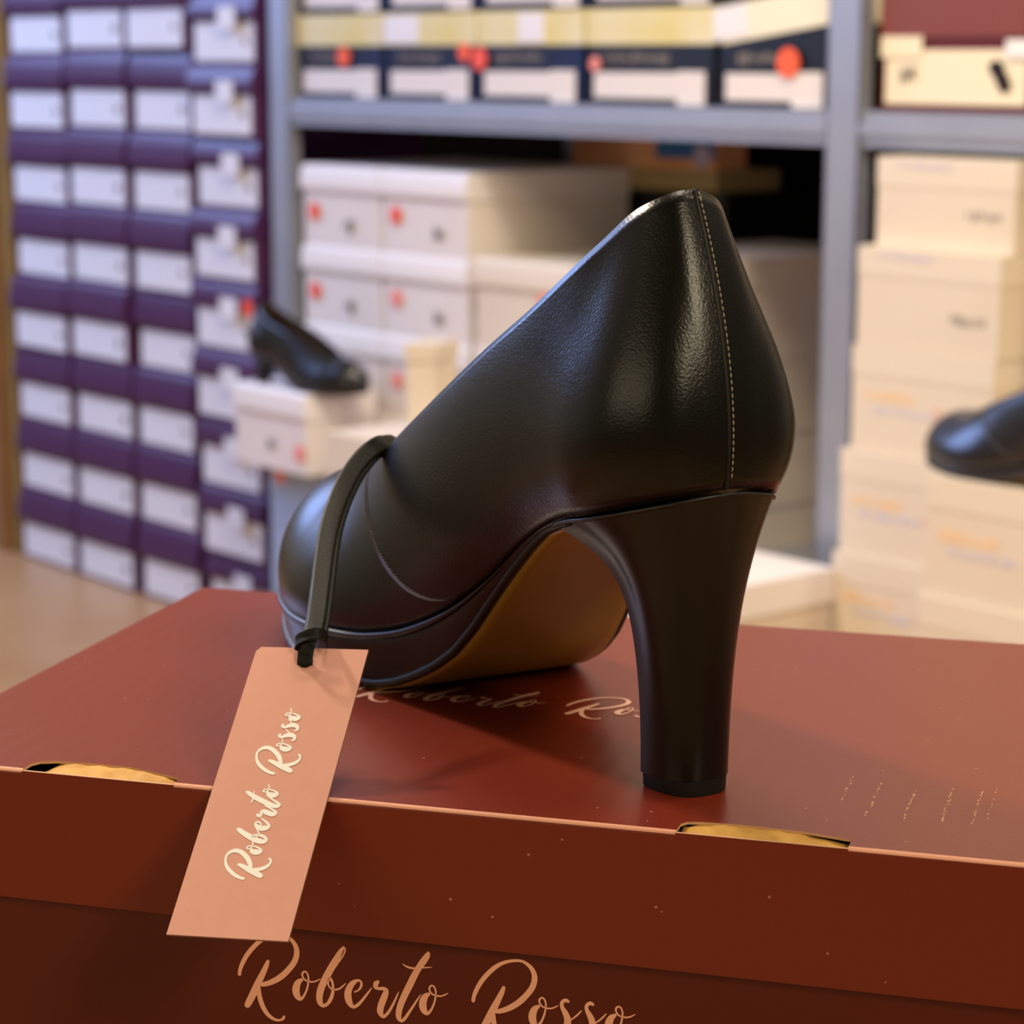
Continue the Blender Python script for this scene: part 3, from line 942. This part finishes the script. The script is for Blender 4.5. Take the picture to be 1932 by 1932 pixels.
H = 0.1115
rows = ['bottom', 'second', 'third', 'topmost']
for k in range(4):
    z = 0.2555 + k * (H + 0.0005)
    white_box(0.838, 0.010, z, 0.184, H, 'white shoe box, %s of the stack against the left metal post' % rows[k], (0.030, 0.046, 'dot' if k > 1 else 'dot_pink'), (0.112, 0.030))
    white_box(1.026, 0.010, z, 0.186, H, 'white shoe box, %s of the second white stack from the left post' % rows[k], (0.032, 0.050, 'dot' if k == 3 else 'dot_pink'), (0.125, 0.030))
H2 = 0.1135
for k in range(3):
    z = 0.2555 + k * (H2 + 0.0005)
    white_box(1.236, 0.002, z, 0.192, H2, 'cream shoe box behind the platform pump, %s of the middle stack' % ['bottom', 'second', 'topmost'][k], (0.140, 0.066, 'dot_pink'), None, body='cream_card', lid='cream_lid', curve=0.003)
H3 = 0.090
for k in range(4):
    z = 0.2555 + k * (H3 + 0.0005)
    white_box(1.455, 0.04, z, 0.185, H3, 'beige shoe box under the dark gap, %s of its stack' % rows[k], body='cream_card', lid='cream_card', curve=0.0)
for k in range(3):
    r = shoe_box('shoe_box', 0.285, 0.27, 0.1395, 0.04, MT['black_card'], MT['black_card'], W(1.100, 0.31, 0.2555 + k * 0.1399))  # added support, coloured black as the shade in the shelf rear
    tag(r, 'added box, black for the shade in the shelf rear, %s under the orange carton' % ['bottom', 'second', 'topmost'][k], 'shoe box', 'added boxes, black for the shelf shade')
r = shoe_box('shoe_box', 0.285, 0.12, 0.028, 0.012, MT['khaki'], MT['khaki'], W(1.092, 0.300, 0.6755), over=0.0008)
tag(r, 'flat khaki box directly beneath the orange carton', 'box')
# the printed carton on top of the rear row
c_ = shoe_box('carton', 0.285, 0.26, 0.062, 0.020, MT['khaki'], MT['carton'], W(1.090, 0.298, 0.7040), over=0.001)
for ch in list(c_.children):
    bpy.data.objects.remove(ch)
m = MB(); m.box(0, 0.285, 0, 0.06, 0, 0.046); m.build('carton_body', MT['carton'], c_, bevel=0.002)
panel('blue_panel', 0.172, 0.284, 0.014, 0.045, MT['carton_blue'], c_)
panel('green_print', 0.180, 0.215, 0.034, 0.045, MT['carton_green'], c_, y=-0.0015)
disc('sticker', 0.262, 0.018, 0.016, MT['lilac'], c_, y=-0.002)
tag(c_, 'orange cardboard carton with a blue printed end, under the upper shelf board', 'carton')

# display box with the pump that stands in front of the white stack
r = shoe_box('boot_box', 0.170, 0.078, 0.2915, 0.045, MT['grey_blue'], MT['grey_blue'], W(0.872, -0.079, 0.0), ROT)
disc('sticker', 0.03, 0.272, 0.012, MT['dot_pink'], r)
tag(r, 'tall grey-blue box with pink dot under the white display box', 'box')
r = shoe_box('shoe_box', 0.176, 0.118, 0.112, 0.036, MT['white_card'], MT['white_lid'], W(0.845, -0.117, 0.2920), ROT, lid_curve=0.003)
disc('sticker', 0.160, 0.030, 0.012, MT['dot_pink'], r)
dashes('printed_mark', 0.085, 0.102, 0.026, 0.046, MT['ink'], r, 77, y=-0.0009)
tag(r, 'white shoe box carrying the small black display pump', 'shoe box')

# cream box standing on its edge beside the display
r = shoe_box('shoe_box', 0.042, 0.075, 0.105, 0.020, MT['cream_card'], MT['cream_card'], W(1.285, -0.150, 0.395), ROT + 0.5)
tag(r, 'small cream box standing at an angle behind the pump topline', 'shoe box')
r = shoe_box('boot_box', 0.17, 0.24, 0.3945, 0.05, MT['cream_card'], MT['cream_lid'], W(1.245, -0.245, 0.0), ROT)
tag(r, 'tall cream box on the floor carrying the small angled box', 'box')

# cream boxes of the right bay
CG = 'cream shoe boxes in the right bay of the shelving'
def cream_box(s, t, z, w_, h_, label, kind, d=0.28, rz=0.0, lid='cream_lid'):
    r = shoe_box('shoe_box', w_, d, h_, 0.030, MT['cream_card'], MT[lid], W(s, t, z), ROT + rz, over=0.0007)
    if kind == 'hand':
        dashes('handwritten_mark', w_ - 0.062, w_ - 0.018, 0.030, 0.042, MT['soft_ink'], r, int(s * 1000 + z * 999), y=0.0002)
        dashes('printed_band', 0.03, 0.10, h_ - 0.012, h_ - 0.004, MT['blue_ink'], r, 5, y=-0.0006)
    if kind in ('print', 'print2'):
        dashes('printed_band', 0.018, 0.085, 0.052, 0.066, MT['orange_ink'], r, int(z * 1000), y=0.0002)
        dashes('printed_lines', 0.030, 0.112, 0.040, 0.050, MT['blue_ink'], r, int(z * 1000) + 1, y=0.0002)
        dashes('printed_mark', w_ - 0.075, w_ - 0.03, 0.044, 0.056, MT['pink_ink'], r, int(z * 1000) + 2, y=0.0002)
    return tag(r, label, 'shoe box', CG)

RN = ['lowest', 'second', 'third', 'fourth', 'fifth', 'sixth', 'topmost']
z = 0.0
for k, (s_, t_, w_, h_, kd) in enumerate(((1.925, -0.06, 0.19, 0.118, 'print'), (1.925, -0.06, 0.19, 0.105, 'print'), (1.925, -0.06, 0.19, 0.105, 'print'),
                                          (1.928, -0.055, 0.19, 0.112, 'print'), (1.936, -0.05, 0.188, 0.111, 'print'), (1.938, -0.048, 0.188, 0.104, 'hand'), (1.945, -0.03, 0.182, 0.092, 'hand'))):
    cream_box(s_, t_, z, w_, h_, 'cream shoe box right of the right metal post, %s%s' % (RN[k], ' of the stack' if k == 6 else ' from the floor'), kd)
    z += h_ + 0.0005
for k in range(4):
    cream_box(2.162 + 0.003 * k, -0.215 + 0.004 * k, k * 0.1155, 0.30, 0.115, 'cream printed shoe box, %s of the stack under the right-hand display pump' % rows[k], 'print2', d=0.19)
for k in range(6):
    cream_box(2.140, 0.0, k * 0.1155, 0.30, 0.115, 'cream shoe box at the right edge behind the display pump, %s from the floor' % RN[k], 'none', d=0.27)

# low stack on the floor in front of the lower shelf, seen right of the heel
for k in range(3):
    white_box(1.738, -0.30, k * 0.1035, 0.19, 0.103, 'white shoe box on the floor before the right metal post, %s of three' % ['bottom', 'middle', 'top'][k], (0.148, 0.046, 'dot_orange') if k == 2 else None, None, d=0.24, body='cream_card', lid='white_lid', group='low stack before the right post')


# ------------------------------------------------------------------ display pumps
def low_heel(D):
    D = D.copy()
    rise = D[:, 6] - D[:, 3]
    base = np.interp(D[:, 3], [1.5, 8.42], [0.9, 4.3])
    D[:, 3] = base
    D[:, 6] = base + rise * 0.80
    D[:, 8] *= 0.8; D[:, 10] *= 0.8
    return D


LOW_SOLE = [(-3, 4.1), (1.2, 3.6), (2.2, 3.4), (4.1, 2.9), (6.3, 1.95), (8.3, 0.95), (10.3, 0.35), (12.3, 0.05), (13.2, 0), (19, 0.0), (21, 0.12), (23.4, 0.4)]
MT['display_leather'] = mat('display_black_leather', (0.009, 0.009, 0.011), 0.26, 0.6)
zb = 0.2920 + 0.1122
p1 = build_pump(W(0.885, -0.092, zb), ROT + 0.14, 'pump', detail=False, zmap=low_heel, sole_tab=LOW_SOLE, platform=False, lm='display_leather', dense=4)
tag(p1, 'small black low-heeled pump displayed on a white shoe box', 'shoe')
p2 = dup(p1, W(2.375, -0.185, 4 * 0.1155 + 0.0005), ROT + math.pi - 0.2)
p2.scale = (1.1, 1.1, 1.3)
p1.scale = (0.86, 0.86, 1.12)
tag(p2, 'black low-heeled pump cut off by the right picture edge, on cream boxes', 'shoe')

# ------------------------------------------------------------------ stool under the box
st = empty('stool', (0, 0.68, 0), -0.2846)
tag(st, 'plain wooden stool carrying the maroon shoe box', 'stool')
ZT = 0.66
HB = 0.118
top = ZT - HB
m = MB(); m.box(-0.26, 0.26, -0.19, 0.19, top - 0.03, top); m.build('seat', MT['stool'], st, bevel=0.004)
for sx in (-0.22, 0.22):
    for sy in (-0.15, 0.15):
        m = MB(); m.box(sx - 0.02, sx + 0.02, sy - 0.02, sy + 0.02, 0, top - 0.03); m.build('leg', MT['stool'], st, bevel=0.003)

# ------------------------------------------------------------------ the maroon box under the pump
PSI = 0.2846
BX = np.array([math.cos(PSI), -math.sin(PSI), 0]); BY = np.array([math.sin(PSI), math.cos(PSI), 0])
P0 = np.array([-0.1758, 0.6261, 0.66])
BL, BD, SK = 0.322, 0.222, 0.0369
hb = empty('shoe_box', (P0[0], P0[1], top), -PSI)
tag(hb, 'maroon shoe box with rose script lettering, carrying the black platform pump', 'shoe box')
m = MB()
i, th = 0.002, 0.002
m.box(i, BL - i, i, BD - i, 0, 0.002)
m.box(i, BL - i, i, i + th, 0.002, HB - 0.004)
m.box(i, BL - i, BD - i - th, BD - i, 0.002, HB - 0.004)
m.box(i, i + th, i + th, BD - i - th, 0.002, HB - 0.004)
m.box(BL - i - th, BL - i, i + th, BD - i - th, 0.002, HB - 0.004)
m.build('box_body', MT['box_body'], hb)
lettering('lettering', (0.161, 0.002, HB - 0.05795), (1, 0, 0), (0, 0, 1), (0, -1, 0), 1.0, MT['foil_rose'], hb)

# lid with the two half-moon finger slots along its front edge
R = 0.0013
arc = [(R - R * math.sin(a), -R + R * math.cos(a)) for a in np.linspace(math.pi / 2, 0, 5)]   # (y, z below top)
SLOTS = ((0.0445, 0.0892, ((0.0, 0.0045), (0.03, 0.0070), (0.12, 0.0087), (0.35, 0.0094), (0.62, 0.0092), (0.75, 0.0074), (0.93, 0.0050), (1.0, 0.0034))),
         (0.2260, 0.2692, ((0.0, 0.0050), (0.03, 0.0070), (0.12, 0.0080), (0.35, 0.0086), (0.72, 0.0078), (0.90, 0.0062), (1.0, 0.0052))))
def slot_back(x0, x1, prof):
    return [(x0 + (x1 - x0) * u, R + d) for u, d in prof]
# top outline, counter-clockwise from the front left
front = []
segs = []                       # stretches of intact fold
px = R
for x0, x1, prof in SLOTS:
    segs.append((px, x0))
    front += [(px, R), (x0, R)] + slot_back(x0, x1, prof) + [(x1, R)]
    px = x1
segs.append((px, BL - R)); front += [(px, R), (BL - R, R)]
clean = []
for p in front:
    if not clean or math.dist(p, clean[-1]) > 1e-6:
        clean.append(p)
outline = clean + [(BL - R, BD - R), (R, BD - R)]
bm = bmesh.new()
vt = [bm.verts.new((x, y, HB)) for x, y in outline]
f = bm.faces.new(vt)
f.material_index = 0
TH_ = 0.0007
# slot walls (cut card) and underside
vb = [bm.verts.new((x, y, HB - TH_)) for x, y in outline]
fb = bm.faces.new(vb[::-1]); fb.material_index = 2
for a in range(len(outline)):
    b = (a + 1) % len(outline)
    (xa, ya), (xb, yb) = outline[a], outline[b]
    inside = any(x0 - 1e-5 <= min(xa, xb) and max(xa, xb) <= x1 + 1e-5 for x0, x1, _ in SLOTS) and ya < 0.02 and yb < 0.02
    if inside:
        q = bm.faces.new((vt[a], vb[a], vb[b], vt[b])); q.material_index = 1
def quad(pts, k):
    q = bm.faces.new([bm.verts.new(p) for p in pts]); q.material_index = k
# fold strips along the front; paper wear and the edge highlight painted pale
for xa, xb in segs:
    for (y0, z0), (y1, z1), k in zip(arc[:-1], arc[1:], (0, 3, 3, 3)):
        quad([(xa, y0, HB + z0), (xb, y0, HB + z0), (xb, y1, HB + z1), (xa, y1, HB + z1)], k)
for x0, x1, prof in SLOTS:
    quad([(x0, 0, HB - R), (x1, 0, HB - R), (x1, 0, HB - 0.0003), (x0, 0, HB - 0.0003)], 0)
    quad([(x0, 0, HB - 0.0003), (x1, 0, HB - 0.0003), (x1, 0.0008, HB - 0.0003), (x0, 0.0008, HB - 0.0003)], 1)
    quad([(x1, 0.0008, HB - 0.0003), (x0, 0.0008, HB - 0.0003), (x0, 0.0008, HB - 0.006), (x1, 0.0008, HB - 0.006)], 2)
# skirts
z0 = HB - SK
quad([(R, 0, z0), (BL - R, 0, z0), (BL - R, 0, HB - R), (R, 0, HB - R)], 0)
def fold(axis):
    for (y0, q0), (y1, q1) in zip(arc[:-1], arc[1:]):
        if axis == 'l':
            quad([(y1, R, HB + q1), (y1, BD - R, HB + q1), (y0, BD - R, HB + q0), (y0, R, HB + q0)][::-1], 0)
        if axis == 'r':
            quad([(BL - y1, R, HB + q1), (BL - y1, BD - R, HB + q1), (BL - y0, BD - R, HB + q0), (BL - y0, R, HB + q0)], 0)
        if axis == 'b':
            quad([(R, BD - y1, HB + q1), (BL - R, BD - y1, HB + q1), (BL - R, BD - y0, HB + q0), (R, BD - y0, HB + q0)][::-1], 0)
for a in 'lrb':
    fold(a)
quad([(0, BD - R, z0), (0, R, z0), (0, R, HB - R), (0, BD - R, HB - R)], 0)
quad([(BL, R, z0), (BL, BD - R, z0), (BL, BD - R, HB - R), (BL, R, HB - R)], 0)
quad([(BL - R, BD, z0), (R, BD, z0), (R, BD, HB - R), (BL - R, BD, HB - R)], 0)
for cx, cy, a0 in ((R, R, math.pi), (BL - R, R, 1.5 * math.pi), (BL - R, BD - R, 0), (R, BD - R, 0.5 * math.pi)):   # rounded corners
    prev = None
    for k in range(5):
        a = a0 + k * math.pi / 8
        p = (cx + R * math.cos(a), cy + R * math.sin(a))
        if prev:
            quad([(*prev, z0), (*p, z0), (*p, HB - R), (*prev, HB - R)], 0)
            quad([(*prev, HB - R), (*p, HB - R), (cx, cy, HB)][:3], 0)
        prev = p
# inner faces of the skirts and their lower rim
t_ = 0.0014
quad([(0, 0, z0), (0, t_, z0), (BL, t_, z0), (BL, 0, z0)], 1)
quad([(0, BD, z0), (BL, BD, z0), (BL, BD - t_, z0), (0, BD - t_, z0)], 1)
quad([(0, 0, z0), (0, BD, z0), (t_, BD, z0), (t_, 0, z0)], 1)
quad([(BL, 0, z0), (BL - t_, 0, z0), (BL - t_, BD, z0), (BL, BD, z0)], 1)
bmesh.ops.remove_doubles(bm, verts=bm.verts, dist=1e-6)
me = bpy.data.meshes.new('lid'); bm.to_mesh(me); bm.free()
for k in ('lid', 'cut_edge', 'kraft_dark', 'worn_lit_edge'):
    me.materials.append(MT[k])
lid = bpy.data.objects.new('lid', me); COL.objects.link(lid); lid.parent = hb
# kraft lining that shows through the slots
for si, (x0, x1, prof) in enumerate(SLOTS):
    vs, fs = [], []
    nx, ny = 26, 7
    L_ = x1 - x0
    for a in range(nx):
        u = a / (nx - 1)
        for b in range(ny):
            k = b / (ny - 1)
            d_ = float(np.interp(min(max((u - 0.04) / 0.92, 0), 1), [q_[0] for q_ in prof], [q_[1] for q_ in prof]))
            yb = R + d_ + 0.0012
            low = (1 - smoothstep(0.02, 0.2, u)) * (0.003 if si == 0 else 0.0008) + (0.0014 * smoothstep(0.55, 1.0, u) if si else 0.0008 * smoothstep(0.8, 1.0, u))
            z = HB - 0.0036 + (0.0036 - TH_ - 0.0001 - low) * k ** 0.7
            y = 0.0010 + (yb - 0.0010) * k
            vs.append((x0 + 0.0004 + (L_ - 0.0008) * u, y, z + (0.00018 * math.sin(40 * u + 5 * k + si) if 0 < b < ny - 1 else 0)))
    fs = grid_faces(nx, ny)
    o = link_mesh('kraft_lining', vs, fs, MT['kraft'], lid, True)
    sd = o.modifiers.new('thickness', 'SOLIDIFY'); sd.thickness = 0.0006; sd.offset = -1
lettering('lid_lettering', (0.1587, 0.0987, HB), (1, 0, 0), (0, 1, 0), (0, 0, 1), 1.0, MT['foil_mirror'], lid)

# scuffs at the right end of the lid
MT['scuff'] = mat('pale_scuff', srgb(196, 150, 122), 0.8, 0.2)
r_ = random.Random(5)
mb = MB()
for k, (xa, ya) in enumerate(((0.262, 0.030), (0.270, 0.026), (0.2795, 0.024), (0.289, 0.027), (0.2965, 0.027), (0.300, 0.03))):
    y = ya
    while y < ya + 0.028:
        if r_.random() < (0.75 if 2 <= k <= 4 else 0.35):
            w_ = r_.uniform(0.00008, 0.00032)
            ln = r_.uniform(0.0004, 0.0016)
            x = xa + r_.uniform(-0.0003, 0.0003)
            mb.add([(x - w_, y, HB + 0.00003), (x + w_, y, HB + 0.00003), (x + w_, y + ln, HB + 0.00003), (x - w_, y + ln, HB + 0.00003)], [(0, 1, 2, 3)])
        y += 0.0012
mb.build('scuff_marks', MT['scuff'], lid)

# ------------------------------------------------------------------ the pump
YS = math.radians(28)
pump = build_pump((0.046, 0.602, 0.66), math.pi / 2 + YS, 'platform_pump')
tag(pump, 'black leather platform pump with a high block heel, standing on the maroon box', 'shoe')

# ------------------------------------------------------------------ hang tag
MT['ribbon'] = mat('satin_ribbon', (0.003, 0.0027, 0.002), 0.5, 0.14, bump=(2600, 0.00006), vary=(2600, (0.06, 0.056, 0.04), 0.45))
TL = np.array([-0.0708, 0.6358, 0.6887])
tw = np.array([0.9719, -0.2328, 0.034]); tw /= np.linalg.norm(tw)
td = np.array([-0.1686, -0.7907, -0.5885]); td -= tw * (td @ tw); td /= np.linalg.norm(td)
tn = np.cross(td, tw); tn /= np.linalg.norm(tn)
if tn[2] < 0:
    tn = -tn
TW, TD = 0.0323, 0.0946
ht = empty('hang_tag', tuple(TL))
tag(ht, 'rose card hang tag with foil script, hung from the pump by a black ribbon', 'tag')
hu, hv, hr = 0.0154, 0.0050, 0.0021
# card with a punched hole and a slightly clipped corner
N_ = 20
ol = [(0.0012, 0), (TW, 0), (TW, TD), (0, TD), (0, 0.0016)]
bm = bmesh.new()
P3 = lambda u, v, h: tw * u + td * v + tn * h
hole = [(hu + hr * math.cos(2 * math.pi * k / N_), hv + hr * math.sin(2 * math.pi * k / N_)) for k in range(N_)]
for h in (0.0003, -0.0003):
    vo = [bm.verts.new(P3(u, v, h)) for u, v in ol]
    vh = [bm.verts.new(P3(u, v, h)) for u, v in hole]
    eo = [bm.edges.new((vo[k], vo[(k + 1) % len(vo)])) for k in range(len(vo))]
    eh = [bm.edges.new((vh[k], vh[(k + 1) % N_])) for k in range(N_)]
    bmesh.ops.triangle_fill(bm, use_beauty=True, edges=eo + eh)
bm.verts.ensure_lookup_table()
n1 = len(ol) + N_
def wallq(a, b):
    q = bm.faces.new((bm.verts[a], bm.verts[b], bm.verts[b + n1], bm.verts[a + n1])); q.material_index = 1
for k in range(len(ol)):
    wallq(k, (k + 1) % len(ol))
for k in range(N_):
    wallq(len(ol) + k, len(ol) + (k + 1) % N_)
bmesh.ops.recalc_face_normals(bm, faces=bm.faces)
me = bpy.data.meshes.new('card'); bm.to_mesh(me); bm.free()
me.materials.append(MT['tag']); me.materials.append(MT['card_edge'])
card = bpy.data.objects.new('card', me); COL.objects.link(card); card.parent = ht
TS = (0.0187, 0.0491, 0.507)
lettering('foil_lettering', tw * TS[0] + td * TS[1] + tn * 0.0003, -td, -tw, tn, TS[2], MT['foil'], ht, lift=0.00008, fat=1.6)


def ribbon(name, path, width, wdir, parent, th=0.0004, twist=None):
    P = catmull(path, 8)
    t = np.gradient(P, axis=0); t /= np.linalg.norm(t, axis=1)[:, None]
    vs, fs = [], []
    n = len(P)
    for k in range(n):
        wd = np.asarray(wdir(k / (n - 1)), float)
        wd = wd - t[k] * (wd @ t[k]); wd /= np.linalg.norm(wd)
        nn = np.cross(t[k], wd)
        for a in np.linspace(-1, 1, 7):
            vs.append(P[k] + wd * a * width / 2 + nn * 0.0003 * (1 - a * a) - TL)
    o = link_mesh(name, vs, grid_faces(n, 7), MT['ribbon'], parent, True)
    sd = o.modifiers.new('thickness', 'SOLIDIFY'); sd.thickness = th; sd.offset = 0
    return o


def lerp3(a, b):
    a, b = np.asarray(a, float), np.asarray(b, float)
    return lambda k: a * (1 - k) + b * k


RP = [(-0.0315, 0.7270, 0.7235), (-0.0340, 0.7205, 0.7325), (-0.0385, 0.7121, 0.7342), (-0.0432, 0.7085, 0.7325), (-0.0479, 0.7010, 0.7281), (-0.0512, 0.6913, 0.7223),
      (-0.0534, 0.6789, 0.7158), (-0.0542, 0.6666, 0.7096), (-0.0544, 0.6532, 0.7032), (-0.0546, 0.6399, 0.6971), (-0.0551, 0.6325, 0.6935)]
ribbon('ribbon', RP, 0.0056, lerp3((0.75, 0.1, -0.65), (1, -0.1, 0.1)), ht)
RP2 = [(x + 0.0012 * min(1, k / 4), y + 0.0012, z - 0.0010) for k, (x, y, z) in enumerate(RP)]
ribbon('ribbon', RP2, 0.0056, lerp3((0.8, 0.2, -0.5), (0.9, 0.1, 0.25)), ht)
# the loop that grips the ribbon, then runs through the hole
hole_w = TL + tw * hu + td * hv
k0 = np.array([-0.0553, 0.6318, 0.6932])
ribbon('ribbon_loop', [k0 + np.array(p) for p in ((0.0042, 0.0012, -0.0022), (0.0040, -0.0010, -0.0002), (0.0022, -0.0028, 0.0012), (-0.0006, -0.0032, 0.0010), (-0.0034, -0.0024, -0.0004), (-0.0046, -0.0006, -0.0022), (-0.0036, 0.0016, -0.0034))], 0.0034, lambda k: (0, 0.6, 0.8), ht)
ribbon('ribbon_loop', [k0 + np.array((-0.0002, -0.0004, 0.0000)), k0 + np.array((-0.0008, -0.0022, -0.0014)), hole_w + tn * 0.0022 - td * 0.0024, hole_w + tn * 0.0014 - td * 0.0002, hole_w + tn * 0.0002 + td * 0.0010, hole_w - tn * 0.0014 + td * 0.0004, hole_w - tn * 0.0024 - td * 0.003], 0.0044, lambda k: tw, ht)
